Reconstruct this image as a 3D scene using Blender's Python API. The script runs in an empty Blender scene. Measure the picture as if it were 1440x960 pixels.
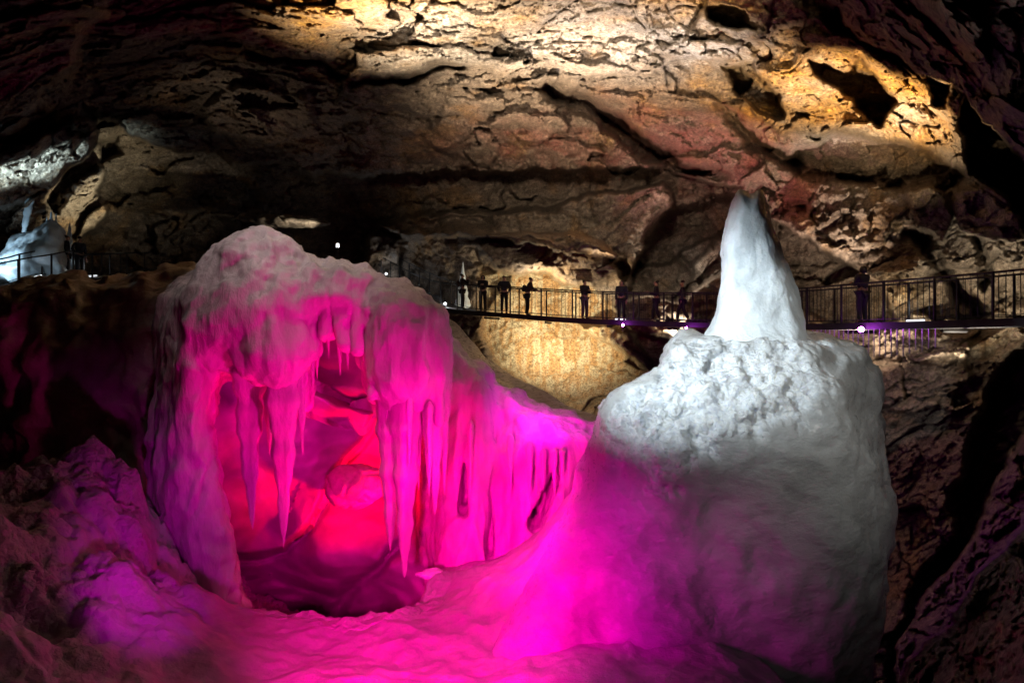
import bpy, math, random
import numpy as np
from mathutils import Vector
random.seed(7)
F = 900.0                                   # focal length in photo pixels
def P(px, py, Y): return ((px-720)/F*Y, Y, (480-py)/F*Y)
C = bpy.context.scene.collection
SC = bpy.context.scene

# ------------------------------------------------------------------ noise
rs = np.random.RandomState(3)
PERM = rs.permutation(4096).astype(np.int32)
GR = rs.normal(size=(4096, 3)).astype(np.float32); GR /= np.linalg.norm(GR, axis=1, keepdims=True)
RND = rs.rand(4096, 3).astype(np.float32)
def hsh(i, j, k):
    return PERM[(PERM[(PERM[i & 4095] + j) & 4095] + k) & 4095]
def perlin(p):
    p = np.asarray(p, np.float32); i = np.floor(p).astype(np.int32); f = p - i
    u = f*f*f*(f*(f*6-15)+10)
    out = 0
    for dx in (0, 1):
        wx = u[:, 0] if dx else 1-u[:, 0]
        for dy in (0, 1):
            wy = u[:, 1] if dy else 1-u[:, 1]
            for dz in (0, 1):
                wz = u[:, 2] if dz else 1-u[:, 2]
                g = GR[hsh(i[:, 0]+dx, i[:, 1]+dy, i[:, 2]+dz)]
                d = g[:, 0]*(f[:, 0]-dx)+g[:, 1]*(f[:, 1]-dy)+g[:, 2]*(f[:, 2]-dz)
                out = out + wx*wy*wz*d
    return out*1.6
def fbm(p, octv=4, lac=2.1, gain=.5):
    a, o = 1., 0; p = np.asarray(p, np.float32)
    for k in range(octv):
        o = o + a*perlin(p + 17.3*k); p = p*lac; a *= gain
    return o
def ridged(p, octv=4):
    a, o = 1., 0; p = np.asarray(p, np.float32)
    for k in range(octv):
        o = o + a*(1-2*np.abs(perlin(p+9.1*k))); p = p*2.07; a *= .5
    return o
def worley(p):
    """F1, F2, cell hash, offset from the nearest cell point"""
    p = np.asarray(p, np.float32); i = np.floor(p).astype(np.int32); n = len(p)
    F1 = np.full(n, 9., np.float32); F2 = np.full(n, 9., np.float32)
    H = np.zeros(n, np.int32); O = np.zeros((n, 3), np.float32)
    for dx in (-1, 0, 1):
        for dy in (-1, 0, 1):
            for dz in (-1, 0, 1):
                h = hsh(i[:, 0]+dx, i[:, 1]+dy, i[:, 2]+dz)
                c = RND[h]; o = p - (i + np.array([dx, dy, dz], np.float32) + c)
                d = (o*o).sum(1)
                nb = d < F1
                F2 = np.where(nb, F1, np.minimum(F2, d)); F1 = np.where(nb, d, F1)
                H = np.where(nb, h, H); O = np.where(nb[:, None], o, O)
    return np.sqrt(F1), np.sqrt(F2), H, O
def facets(p, tilt=1.0, step=.5):
    """faceted broken rock: every cell is a tilted plane of its own height"""
    f1, f2, h, o = worley(p)
    g = GR[(h*7+3) & 4095]
    return (g*o).sum(1)*tilt + (RND[h][:, 0]-.5)*step, f2-f1

# ------------------------------------------------------------------ mesh helpers
def obj(name, me, m=None, parent=None, loc=None):
    o = bpy.data.objects.new(name, me); C.objects.link(o)
    if m and me and not me.materials: me.materials.append(m)
    if parent: o.parent = parent
    if loc is not None: o.location = loc
    return o
def np_mesh(name, v, quads, smooth=True, attrs=None):
    v = np.ascontiguousarray(v, np.float32); q = np.ascontiguousarray(quads, np.int32)
    me = bpy.data.meshes.new(name); k = q.shape[1]
    me.vertices.add(len(v)); me.vertices.foreach_set('co', v.ravel())
    me.loops.add(q.size); me.loops.foreach_set('vertex_index', q.ravel())
    me.polygons.add(len(q)); me.polygons.foreach_set('loop_start', np.arange(0, q.size, k, dtype=np.int32))
    me.polygons.foreach_set('use_smooth', np.full(len(q), smooth))
    for nme, a in (attrs or {}).items():
        at = me.attributes.new(nme, 'FLOAT', 'POINT'); at.data.foreach_set('value', np.ascontiguousarray(a, np.float32))
    me.update(calc_edges=True); me.validate()
    return me
def normals(v, q):
    a, b, c = v[q[:, 0]], v[q[:, 1]], v[q[:, 2]]
    d = v[q[:, 3]] if q.shape[1] == 4 else c
    n = np.cross(c-a, d-b) if q.shape[1] == 4 else np.cross(b-a, c-a)
    o = np.zeros_like(v)
    for k in range(q.shape[1]): 
        for ax in range(3): o[:, ax] += np.bincount(q[:, k], n[:, ax], len(v))
    return o/np.maximum(np.linalg.norm(o, axis=1, keepdims=True), 1e-9)
def grid_quads(nx, ny):
    i = np.arange(nx-1)[None, :] + np.arange(ny-1)[:, None]*nx
    i = i.ravel(); return np.stack([i, i+nx, i+nx+1, i+1], 1)
def tag(o, label=None, cat=None, group=None, kind=None):
    if label: o['label'] = label
    if cat: o['category'] = cat
    if group: o['group'] = group
    if kind: o['kind'] = kind
    return o
def empty(name, loc=(0, 0, 0), rz=0):
    o = bpy.data.objects.new(name, None); C.objects.link(o); o.location = loc; o.rotation_euler = (0, 0, rz)
    o.empty_display_size = .2
    return o
class MB:
    def __init__(s): s.v = []; s.f = []
    def box(s, c, sz, rz=0, R=None):
        n = len(s.v); cs, sn = math.cos(rz), math.sin(rz)
        for x in (-.5, .5):
            for y in (-.5, .5):
                for z in (-.5, .5):
                    X, Y, Z = x*sz[0], y*sz[1], z*sz[2]
                    s.v.append((c[0]+X*cs-Y*sn, c[1]+X*sn+Y*cs, c[2]+Z))
        for q in ((0, 1, 3, 2), (4, 6, 7, 5), (0, 4, 5, 1), (2, 3, 7, 6), (0, 2, 6, 4), (1, 5, 7, 3)):
            s.f.append(tuple(n+k for k in q))
        return s
    def tube(s, pts, r, seg=6, cap=True):
        if not hasattr(r, '__len__'): r = [r]*len(pts)
        pts = [Vector(p) for p in pts]; n0 = len(s.v); prev = None
        for k, p in enumerate(pts):
            t = (pts[min(k+1, len(pts)-1)]-pts[max(k-1, 0)]).normalized()
            if prev is None:
                a = t.orthogonal().normalized()
            else:
                a = (prev - t*prev.dot(t)).normalized()
            prev = a; b = t.cross(a)
            for j in range(seg):
                th = 2*math.pi*j/seg
                s.v.append(tuple(p + (a*math.cos(th)+b*math.sin(th))*r[k]))
        for k in range(len(pts)-1):
            for j in range(seg):
                a0 = n0+k*seg+j; a1 = n0+k*seg+(j+1) % seg
                s.f.append((a0, a1, a1+seg, a0+seg))
        if cap:
            s.f.append(tuple(n0+j for j in reversed(range(seg))))
            s.f.append(tuple(n0+(len(pts)-1)*seg+j for j in range(seg)))
        return s
    def build(s, name, m, parent=None, smooth=False):
        me = bpy.data.meshes.new(name); me.from_pydata(s.v, [], s.f)
        if smooth: me.polygons.foreach_set('use_smooth', [True]*len(me.polygons))
        me.update()
        return obj(name, me, m, parent)

# ------------------------------------------------------------------ materials
def new_mat(name):
    m = bpy.data.materials.new(name); m.use_nodes = True
    nt = m.node_tree; nt.nodes.clear()
    out = nt.nodes.new('ShaderNodeOutputMaterial'); b = nt.nodes.new('ShaderNodeBsdfPrincipled')
    nt.links.new(b.outputs[0], out.inputs[0])
    return m, nt, b
def N(nt, t, **kw):
    n = nt.nodes.new(t)
    for k, v in kw.items():
        if k in n.inputs: n.inputs[k].default_value = v
        else: setattr(n, k, v)
    return n
def mixc(nt, fac, a, b, mode='MIX'):
    n = nt.nodes.new('ShaderNodeMix'); n.data_type = 'RGBA'; n.blend_type = mode
    for s, v in ((n.inputs[0], fac), (n.inputs[6], a), (n.inputs[7], b)):
        if hasattr(v, 'links'): nt.links.new(v, s)
        elif isinstance(v, (int, float)): s.default_value = v
        else: s.default_value = (*v, 1) if len(v) == 3 else v
    return n.outputs[2]
def ramp(nt, src, p0, p1, c0=(0, 0, 0), c1=(1, 1, 1)):
    r = nt.nodes.new('ShaderNodeValToRGB'); r.color_ramp.elements[0].position = p0; r.color_ramp.elements[1].position = p1
    r.color_ramp.elements[0].color = (*c0, 1); r.color_ramp.elements[1].color = (*c1, 1)
    nt.links.new(src, r.inputs[0]); return r.outputs[0]

def rock_material():
    m, nt, b = new_mat('cave_rock'); L = nt.links
    geo = N(nt, 'ShaderNodeNewGeometry')
    pos = geo.outputs['Position']
    n1 = N(nt, 'ShaderNodeTexNoise', Scale=.9, Detail=8., Roughness=.65); L.new(pos, n1.inputs[0])
    n2 = N(nt, 'ShaderNodeTexNoise', Scale=5., Detail=8., Roughness=.72, Distortion=.6); L.new(pos, n2.inputs[0])
    mp = N(nt, 'ShaderNodeMapping'); mp.inputs['Scale'].default_value = (.8, .8, 5); mp.inputs['Rotation'].default_value = (.25, .3, 0)
    L.new(pos, mp.inputs[0])
    n3 = N(nt, 'ShaderNodeTexNoise', Scale=1.6, Detail=7., Roughness=.7, Distortion=1.2); L.new(mp.outputs[0], n3.inputs[0])
    v1 = N(nt, 'ShaderNodeTexVoronoi', feature='DISTANCE_TO_EDGE', Scale=.6)
    wv = mixc(nt, .25, pos, n2.outputs['Color'], 'ADD'); L.new(wv, v1.inputs[0])
    att = lambda k: N(nt, 'ShaderNodeAttribute', attribute_name=k).outputs['Fac']
    base = mixc(nt, ramp(nt, n1.outputs[0], .36, .64), (.085, .06, .04), (.30, .24, .18))
    base = mixc(nt, ramp(nt, n3.outputs[0], .42, .66), base, (.34, .26, .19))
    # iron-stained ochre and pale calcite patches belong to the rock
    och = mixc(nt, ramp(nt, n2.outputs[0], .35, .65), (.30, .11, .015), (.72, .40, .055))
    mo = N(nt, 'ShaderNodeMath', operation='MULTIPLY'); L.new(att('ochre'), mo.inputs[0]); L.new(ramp(nt, n3.outputs[0], .3, .6, (.35,)*3), mo.inputs[1])
    base = mixc(nt, mo.outputs[0], base, och)
    mp2 = N(nt, 'ShaderNodeMath', operation='MULTIPLY'); L.new(att('pale'), mp2.inputs[0]); L.new(ramp(nt, n2.outputs[0], .35, .6), mp2.inputs[1])
    base = mixc(nt, mp2.outputs[0], base, (.62, .56, .50))
    mr = N(nt, 'ShaderNodeMath', operation='MULTIPLY'); L.new(att('russet'), mr.inputs[0]); L.new(ramp(nt, n1.outputs[0], .3, .7), mr.inputs[1])
    base = mixc(nt, mr.outputs[0], base, (.26, .085, .06))
    ms = N(nt, 'ShaderNodeMath', operation='MULTIPLY'); ms.inputs[1].default_value = 1.
    # vertical mineral streaks
    mp3 = N(nt, 'ShaderNodeMapping'); mp3.inputs['Scale'].default_value = (3.2, 3.2, .22); L.new(pos, mp3.inputs[0])
    n4 = N(nt, 'ShaderNodeTexNoise', Scale=1., Detail=5., Roughness=.6); L.new(mp3.outputs[0], n4.inputs[0])
    st = mixc(nt, ramp(nt, n4.outputs[0], .44, .56), (.52, .30, .11), (.62, .52, .32))
    base = mixc(nt, att('streak'), base, st)
    # dark fissure lines and pits
    crk = ramp(nt, v1.outputs[0], .0, .02, (.25, .2, .17), (1, 1, 1))
    base = mixc(nt, .4, base, crk, 'MULTIPLY')
    n5 = N(nt, 'ShaderNodeTexNoise', Scale=11., Detail=5., Roughness=.75); L.new(pos, n5.inputs[0])
    base = mixc(nt, .8, base, ramp(nt, n5.outputs[0], .38, .58, (.18, .14, .12)), 'MULTIPLY')
    L.new(base, b.inputs['Base Color'])
    b.inputs['Roughness'].default_value = .62; b.inputs['Specular IOR Level'].default_value = .45
    bp = N(nt, 'ShaderNodeBump', Strength=.9, Distance=.16); L.new(n2.outputs[0], bp.inputs['Height'])
    bp2 = N(nt, 'ShaderNodeBump', Strength=.8, Distance=.05); L.new(n5.outputs[0], bp2.inputs['Height']); L.new(bp.outputs[0], bp2.inputs['Normal'])
    L.new(bp2.outputs[0], b.inputs['Normal'])
    return m

def ice_material(name, col=(.78, .86, .92), rough=.38, sss=.65, scale=.07, bump=.5, bscale=9., dirt=0., dirtcol=(.2, .14, .09), stretch=(1, 1, 1), froth=False, frothcol=(.84, .89, .92)):
    m, nt, b = new_mat(name); L = nt.links
    pos = N(nt, 'ShaderNodeNewGeometry').outputs['Position']
    mp = N(nt, 'ShaderNodeMapping'); mp.inputs['Scale'].default_value = stretch; L.new(pos, mp.inputs[0])
    n1 = N(nt, 'ShaderNodeTexNoise', Scale=1.3, Detail=6., Roughness=.6, Distortion=.5); L.new(mp.outputs[0], n1.inputs[0])
    n2 = N(nt, 'ShaderNodeTexNoise', Scale=bscale, Detail=6., Roughness=.65); L.new(mp.outputs[0], n2.inputs[0])
    c = mixc(nt, ramp(nt, n1.outputs[0], .35, .65), tuple(x*.72 for x in col), col)
    if dirt: 
        n3 = N(nt, 'ShaderNodeTexNoise', Scale=.7, Detail=8., Roughness=.7, Distortion=.8); L.new(pos, n3.inputs[0])
        mm = N(nt, 'ShaderNodeMath', operation='MULTIPLY'); L.new(ramp(nt, n3.outputs[0], .35, .65), mm.inputs[0]); mm.inputs[1].default_value = dirt
        c = mixc(nt, mm.outputs[0], c, dirtcol)
    L.new(c, b.inputs['Base Color'])
    b.inputs['Roughness'].default_value = rough
    L.new(ramp(nt, n2.outputs[0], .3, .7, (rough*.55,)*3, (min(1, rough*1.5),)*3), b.inputs['Roughness'])
    b.inputs['Subsurface Weight'].default_value = sss
    b.inputs['Subsurface Radius'].default_value = (1., 1.05, 1.15); b.inputs['Subsurface Scale'].default_value = scale
    b.inputs['IOR'].default_value = 1.31; b.inputs['Coat Weight'].default_value = .1; b.inputs['Coat Roughness'].default_value = .2
    bp = N(nt, 'ShaderNodeBump', Strength=bump, Distance=.05); L.new(n2.outputs[0], bp.inputs['Height'])
    last = bp
    if froth:
        fa = N(nt, 'ShaderNodeAttribute', attribute_name='froth').outputs['Fac']
        vo = N(nt, 'ShaderNodeTexVoronoi', feature='SMOOTH_F1', Scale=11.); vo.inputs['Smoothness'].default_value = .35
        wr = mixc(nt, .12, pos, n2.outputs['Color'], 'ADD'); L.new(wr, vo.inputs[0])
        vo2 = N(nt, 'ShaderNodeTexVoronoi', feature='SMOOTH_F1', Scale=27.); L.new(wr, vo2.inputs[0])
        ad = N(nt, 'ShaderNodeMath', operation='MULTIPLY_ADD'); L.new(vo2.outputs[0], ad.inputs[0]); ad.inputs[1].default_value = .45; L.new(vo.outputs[0], ad.inputs[2])
        ml = N(nt, 'ShaderNodeMath', operation='MULTIPLY'); L.new(ad.outputs[0], ml.inputs[0]); L.new(fa, ml.inputs[1])
        last = N(nt, 'ShaderNodeBump', Strength=1., Distance=.14, invert=True); L.new(ml.outputs[0], last.inputs['Height']); L.new(bp.outputs[0], last.inputs['Normal'])
        fm = mixc(nt, fa, c, frothcol); L.new(fm, b.inputs['Base Color'])
    L.new(last.outputs[0], b.inputs['Normal'])
    return m
def flat_mat(name, col, rough=.6, metal=0., emit=None, es=0):
    m, nt, b = new_mat(name)
    n = N(nt, 'ShaderNodeTexNoise', Scale=14., Detail=4.); tc = N(nt, 'ShaderNodeTexCoord'); nt.links.new(tc.outputs['Object'], n.inputs[0])
    c = mixc(nt, ramp(nt, n.outputs[0], .3, .7), tuple(x*.7 for x in col), col); nt.links.new(c, b.inputs['Base Color'])
    b.inputs['Roughness'].default_value = rough; b.inputs['Metallic'].default_value = metal
    if emit: b.inputs['Emission Color'].default_value = (*emit, 1); b.inputs['Emission Strength'].default_value = es
    return m
ROCK = rock_material()
ICE = ice_material('ice', col=(.62, .56, .58), rough=.3, bump=.8, bscale=7., stretch=(1.6, 1.6, .45))
ICE_WHITE = ice_material('white_ice', col=(.80, .87, .90), bump=.45, bscale=14.)
ICE_TOWER = ice_material('tower_ice', col=(.46, .48, .48), bump=.6, bscale=8., rough=.32, froth=True, dirt=.25, dirtcol=(.30, .29, .27), stretch=(1, 1, 1.6))
SNOW = ice_material('frosted_ice', col=(.46, .43, .45), bump=.8, bscale=7., rough=.5, froth=True, frothcol=(.46, .42, .44))
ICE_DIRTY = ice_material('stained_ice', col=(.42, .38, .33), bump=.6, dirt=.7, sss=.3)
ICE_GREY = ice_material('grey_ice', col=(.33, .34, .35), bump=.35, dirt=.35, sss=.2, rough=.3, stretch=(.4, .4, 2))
ICE_BLUE = ice_material('blue_ice', col=(.55, .70, .80), bump=.5)
STEEL = flat_mat('dark_steel', (.016, .015, .017), .6, .2)
STEEL_PALE = flat_mat('galvanised_steel', (.35, .35, .36), .4, .8)
PLANK = flat_mat('deck_grating', (.06, .05, .045), .7)

# ------------------------------------------------------------------ image-plane polygons (outlines studied in the photo)
def poly_sdf(px, py, poly):
    """signed distance in photo pixels, negative inside"""
    poly = np.array(poly, np.float32); d = np.full(px.shape, 1e9, np.float32); ins = np.zeros(px.shape, bool)
    for k in range(len(poly)):
        a, b = poly[k-1], poly[k]; e = b-a
        t = np.clip(((px-a[0])*e[0]+(py-a[1])*e[1])/max(e@e, 1e-6), 0, 1)
        d = np.minimum(d, (px-a[0]-t*e[0])**2+(py-a[1]-t*e[1])**2)
        if a[1] != b[1]:
            c = ((a[1] > py) != (b[1] > py)) & (px < (b[0]-a[0])*(py-a[1])/(b[1]-a[1])+a[0])
            ins ^= c
    d = np.sqrt(d); return np.where(ins, -d, d)
def line_dist(px, py, pts):
    d = np.full(px.shape, 1e9, np.float32); pts = np.array(pts, np.float32)
    for k in range(1, len(pts)):
        a, b = pts[k-1], pts[k]; e = b-a
        t = np.clip(((px-a[0])*e[0]+(py-a[1])*e[1])/(e@e), 0, 1)
        d = np.minimum(d, (px-a[0]-t*e[0])**2+(py-a[1]-t*e[1])**2)
    return np.sqrt(d)
def sstep(x, a, b):
    t = np.clip((x-a)/(b-a), 0, 1); return t*t*(3-2*t)
def tps(ctrl, X, Y, reg=1e-3, s=300.):
    """thin-plate interpolation of scattered (x, y, value)"""
    c = np.array(ctrl, np.float64); x, y, v = c[:, 0]/s, c[:, 1]/s, c[:, 2]; n = len(c)
    def U(r2): return np.where(r2 > 0, r2*np.log(np.maximum(r2, 1e-12))*.5, 0)
    K = U((x[:, None]-x)**2+(y[:, None]-y)**2)+np.eye(n)*reg
    Pm = np.stack([np.ones(n), x, y], 1)
    A = np.block([[K, Pm], [Pm.T, np.zeros((3, 3))]])
    w = np.linalg.solve(A, np.concatenate([v, np.zeros(3)]))
    X = X/s; Y = Y/s; out = w[n]+w[n+1]*X+w[n+2]*Y
    for k in range(n): out = out + w[k]*U((X-x[k])**2+(Y-y[k])**2)
    return out

# ------------------------------------------------------------------ the cave rock
def axis(lo, hi, a, b, fine, coarse):
    return np.concatenate([np.arange(lo, a, coarse), np.arange(a, b, fine), np.arange(b, hi+1, coarse)])
BR = [(520,372,40),(560,398,37),(600,420,34),(628,432,31.5),(660,438,29.8),(710,441,28.8),(780,447,28.2),(850,451,27.8),(960,454,26.6),(1040,456,24.6),(1130,457,22),(1213,456,19.6),(1300,454,18),(1370,452,16.9),(1440,450,16),(1560,444,14.5),(1700,434,13)]
def build_rock():
    ax = axis(-900, 2340, -30, 1470, 1.7, 24.); ay = axis(-800, 1500, -30, 970, 1.8, 12.)
    nx, ny = len(ax), len(ay)
    X, Y = np.meshgrid(ax, ay); X = X.ravel().astype(np.float32); Y = Y.ravel().astype(np.float32)
    ctrl = [(-900,-800,7),(0,-800,6),(720,-800,6),(1500,-800,6),(2300,-800,5),(-900,0,8),(-900,600,9),(-900,1400,6),(2300,0,6),(2300,600,6),(2300,1400,5),
      (-300,-300,9),(720,-350,10),(1700,-300,6),(-100,0,12),(150,0,14),(400,0,16),(720,0,16.5),(1000,0,16.5),(1150,-10,15),(1300,20,12),(1440,30,10),(1700,100,8),
      (-150,150,16),(100,120,20),(300,100,22),(520,110,22),(720,110,22.5),(900,100,22),(1100,120,20),(1250,130,18.5),(1340,180,17.5),(1440,150,12),
      (-200,240,18),(50,230,24),(200,230,29),(400,235,31),(600,240,31),(800,240,30),(950,240,28),(1100,230,25),(1250,230,22),(1350,250,19.5),(1440,260,17),
      (0,330,27),(150,330,33),(300,330,37),(450,330,37),(600,340,35),(720,345,33),(850,330,30),(960,330,33),(1100,330,27),(1250,330,23),(1400,330,20),
      (-100,420,24),(150,420,32),(300,400,37),(600,400,37),(700,400,33),(800,400,33),(950,400,32),(1100,400,28),(1250,400,23.5),(1400,400,20.5),(1600,400,15),
      (720,500,32),(800,500,32),(880,520,30.5),(1000,500,28),(1250,500,22),(1400,500,19),(720,590,31),(850,590,29.5),(780,700,26),(1300,600,19),(1440,600,15),
      (300,600,26),(100,600,22),(720,800,20),(1250,800,16),(1440,750,12),(1300,950,12),(1440,950,10),(0,800,16),(0,960,13),(720,1100,14),(720,1500,9)]
    D = np.exp(tps([(a, b, math.log(c)) for a, b, c in ctrl], X.astype(np.float64), Y.astype(np.float64), .002)).astype(np.float32)
    D = np.clip(D, 3.5, 40)
    p0 = np.stack([(X-720)/F*D, D, (480-Y)/F*D], 1)
    # ragged edges for every outline
    q = np.stack([X/60, Y/60, X*0], 1)
    wx = X+fbm(q, 5)*13; wy = Y+fbm(q+40, 5)*11
    def push(poly, amt, soft=7., fade=None):
        nonlocal D
        s = poly_sdf(wx, wy, poly); w = 1-sstep(s, -soft, soft)
        if fade is not None: w = w*fade
        D = D+amt*w
    def crack(pts, w, amt):
        nonlocal D
        d = line_dist(wx, wy, pts); D = D+amt*np.exp(-(d/w)**2)
    up = lambda a, b: sstep(Y, a, b)
    # recess under the long ceiling rim
    push([(120,150),(190,190),(300,222),(500,247),(700,241),(930,238),(1000,262),(1045,262),(1060,300),(1010,330),(960,420),(880,420),(860,355),(800,330),(640,330),(520,335),(500,420),(60,420),(140,310),(150,240)], 5.5, 4)
    push([(905,330),(960,290),(1030,280),(1030,380),(960,420),(880,420)], 5, 6)
    # hanging knob and ledge row
    push([(530,318),(600,300),(700,292),(770,300),(850,272),(935,262),(946,300),(905,350),(888,385),(872,365),(815,350),(700,336),(560,332)], -7.5, 5)
    push([(530,318),(600,306),(690,296),(700,315),(600,322)], 2, 8)
    # back wall basin
    push([(670,345),(760,336),(850,360),(868,380),(840,398),(770,385),(700,372)], -3, 5)
    push([(672,360),(680,470),(720,530),(820,580),(900,590),(905,520),(880,480),(860,460),(860,400)], 1.2, 9)
    # rock heap right of the basin with its own dark gaps
    push([(850,432),(880,392),(920,376),(945,372),(960,350),(1000,338),(1035,345),(1040,440),(1030,480),(960,490),(900,470)], -4.6, 4)
    crack([(900,380),(935,430),(940,470)], 6, 1.2); crack([(955,360),(985,400),(1020,430)], 6, 1.5)
    push([(870,480),(905,505),(960,560),(1000,500),(960,470),(905,470)], 4, 6)
    push([(815,452),(870,462),(905,490),(925,510),(918,522),(880,500),(830,468)], -2.5, 4)
    # diagonal crevice and the ceiling cracks
    crack([(768,122),(800,140),(860,175),(905,205),(950,238),(1010,252)], 11, 3.2)
    push([(835,158),(870,165),(950,225),(1000,240),(985,252),(925,235),(850,185)], 3.4, 5)
    crack([(350,72),(400,80),(440,92),(480,108),(500,121),(545,112),(600,100),(645,95)], 6, 1.6)
    crack([(640,108),(690,128),(750,126)], 4, .7); crack([(655,68),(700,78),(750,78)], 3, .6); crack([(600,35),(640,46)], 4, .5)
    crack([(500,155),(560,160),(600,175)], 5, .8)
    # step across the roof: plate above the long crack hangs lower
    push([(300,-60),(1110,-60),(1140,20),(1040,75),(770,118),(650,92),(500,118),(430,88),(350,70),(310,40)], -1.0, 4)
    push([(280,150),(340,120),(420,135),(440,190),(380,200),(300,190)], -1.2, 5)
    push([(640,110),(770,128),(860,180),(940,238),(700,243),(600,200)], -.6, 6)
    # golden ledge and holes
    push([(1000,-40),(1090,-10),(1200,55),(1350,135),(1358,236),(1300,218),(1240,196),(1180,182),(1110,196),(1060,160),(1010,100),(960,60)], -1.6, 4)
    push([(1012,90),(1062,94),(1092,130),(1100,170),(1070,158),(1030,130)], 4.5, 4)
    push([(1142,78),(1190,98),(1205,72),(1228,98),(1258,142),(1236,172),(1205,150),(1160,120)], 4.5, 4)
    push([(984,8),(1048,12),(1064,46),(1030,42),(1000,24)], 3, 4)
    push([(1305,100),(1330,112),(1325,150),(1312,150)], 2.5, 3)
    crack([(1022,160),(1060,190),(1095,222),(1118,228)], 9, 3)
    push([(1100,228),(1180,190),(1240,202),(1355,242),(1330,262),(1240,260),(1150,250)], 3.0, 5)
    # dark corridor behind the ledge end, near rock on the right edge
    push([(1352,138),(1372,150),(1440,232),(1480,330),(1430,300),(1362,245)], 5.5, 4)
    push([(1110,-60),(1200,50),(1350,132),(1440,222),(1500,260),(1500,-60)], -2.6, 4)
    push([(1290,-60),(1340,60),(1420,150),(1500,200),(1500,-60)], -1.5, 6)
    # right wall slabs
    push([(1085,310),(1130,330),(1210,380),(1265,455),(1220,470),(1130,440),(1090,380)], 4, 5)
    push([(1270,250),(1330,250),(1345,300),(1320,340),(1285,320)], -1.3, 4)
    push([(1350,260),(1420,270),(1440,330),(1400,340),(1355,320)], -1.3, 4)
    crack([(1290,330),(1320,370),(1350,410),(1375,450)], 9, 2.2)
    crack([(1380,340),(1385,400)], 6, 1.5); crack([(1045,330),(1080,300),(1130,290)], 6, 1.5)
    push([(1225,470),(1360,470),(1370,500),(1330,508),(1235,500)], -1.2, 4)
    push([(1240,508),(1366,505),(1360,545),(1290,580),(1240,570)], -.6, 5)
    push([(1380,560),(1440,500),(1500,480),(1500,640),(1240,1000),(1250,900),(1330,760)], 4, 8)
    push([(1470,560),(1420,650),(1360,760),(1290,850),(1258,905),(1262,1100),(1600,1100),(1600,560)], -6, 6)
    # left: pale slab, dark slot beside it
    push([(-40,250),(20,215),(60,190),(105,168),(135,170),(120,215),(80,262),(20,290),(-40,300)], -3.5, 4)
    push([(85,262),(130,205),(165,190),(170,215),(110,262),(70,300)], 2.5, 5)
    push([(-60,-60),(190,-60),(110,60),(60,150),(10,190),(-60,200)], -3.5, 10)
    # broken rock, coarse to fine
    w = np.stack([fbm(p0*.35+5, 3), fbm(p0*.35+25, 3), fbm(p0*.35+45, 3)], 1)*.8
    sc = np.array([.22, .22, .5], np.float32)
    a = np.array([[.94, .2, -.28], [-.2, .98, 0], [.28, .05, .96]], np.float32)
    pr = (p0@a)
    stc = (pr@np.array([.12, .42, .9], np.float32))*1.1+fbm(pr*.45+3, 4)*.9; saw = stc-np.floor(stc); stm = sstep(fbm(pr*.3+50, 2), -.25, .3)
    stc2 = (pr@np.array([-.1, .5, .85], np.float32))*3.4+fbm(pr*.9+13, 4)*1.1; saw2 = stc2-np.floor(stc2); stm2 = sstep(fbm(pr*.5+70, 2), -.2, .3)
    w2 = np.stack([fbm(p0*1.6+5, 3), fbm(p0*1.6+25, 3), fbm(p0*1.6+45, 3)], 1)*.22
    f1, e1 = facets((pr+w)*sc*np.array([.75, 1, 1.5]), 1.4, .6)
    f2, e2 = facets((pr+w*.5+w2)*sc*np.array([1.5, 2.4, 3.4])+7, 1.5, .35)
    f3, e3 = facets((pr+w2)*sc*np.array([4.0, 6, 8])+3, 1.5, .4)
    f4, e4 = facets((pr+w2*.6)*sc*np.array([13, 16, 20])+3, 1.5, .8)
    wall = 1-.82*np.exp(-((X-785)/120)**4-((Y-480)/95)**4)
    D = D + (f1*1.0 + f2*.30 + f3*.10 + f4*.045 + saw**2*.42*stm + saw2**2*.13*stm2)*wall
    D = D - ridged(pr*np.array([.5, .8, 1.6]), 5)*.11*(.3+.7*wall) + fbm(p0*3.2, 4)*.07
    D = D + .30*np.exp(-(e1/.025)**2)*wall
    # the footbridge keeps clear of the rock
    bx, bp_, by = [b[0] for b in BR], [b[1] for b in BR], [b[2] for b in BR]
    near = (X > 560) & (Y > np.interp(X, bx, bp_)-2000/np.interp(X, bx, by)) & (Y < np.interp(X, bx, bp_)+42)
    D = np.where(near, np.maximum(D, np.interp(X, bx, by)+1.5+fbm(p0*1.1, 4)*.5), D)
    D = np.maximum(D, 3)
    v = np.stack([(X-720)/F*D, D, (480-Y)/F*D], 1)
    # minerals
    def blob(cx, cy, rx, ry, k=1.): return k*np.exp(-((X-cx)/rx)**2-((Y-cy)/ry)**2)
    nz = fbm(p0*.5+80, 4)
    och = blob(470,30,150,60)+blob(1140,60,120,60,1.2)+blob(1290,150,90,80,1.4)+blob(1080,150,60,50)+blob(980,10,80,25,.8)+blob(600,5,200,22,1.)+blob(1180,150,90,40,.8)
    och += blob(1170,70,60,30,.6)+blob(880,380,18,20,.8)+blob(800,375,60,25,.6)+blob(940,140,90,30,.35)+blob(1260,400,60,40,.3)+blob(60,270,60,20,.3)
    och = np.clip(och*(.9+nz*.9)-.12, 0, 1)+np.clip(nz-.25, 0, .35)
    pale = blob(590,50,90,35,1.1)+blob(800,60,220,45,.75)+blob(1000,55,90,30,.9)+blob(1265,165,60,25,1.)+blob(60,230,90,60,1.2)+blob(1150,200,60,14,.7)
    pale += blob(1140,110,40,30,.6)+blob(980,370,50,40,.6)+blob(1390,290,60,40,.4)+blob(330,155,50,35,.4)
    pale = np.clip(pale*(.9+fbm(p0*.8+11, 3)), 0, 1)
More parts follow.
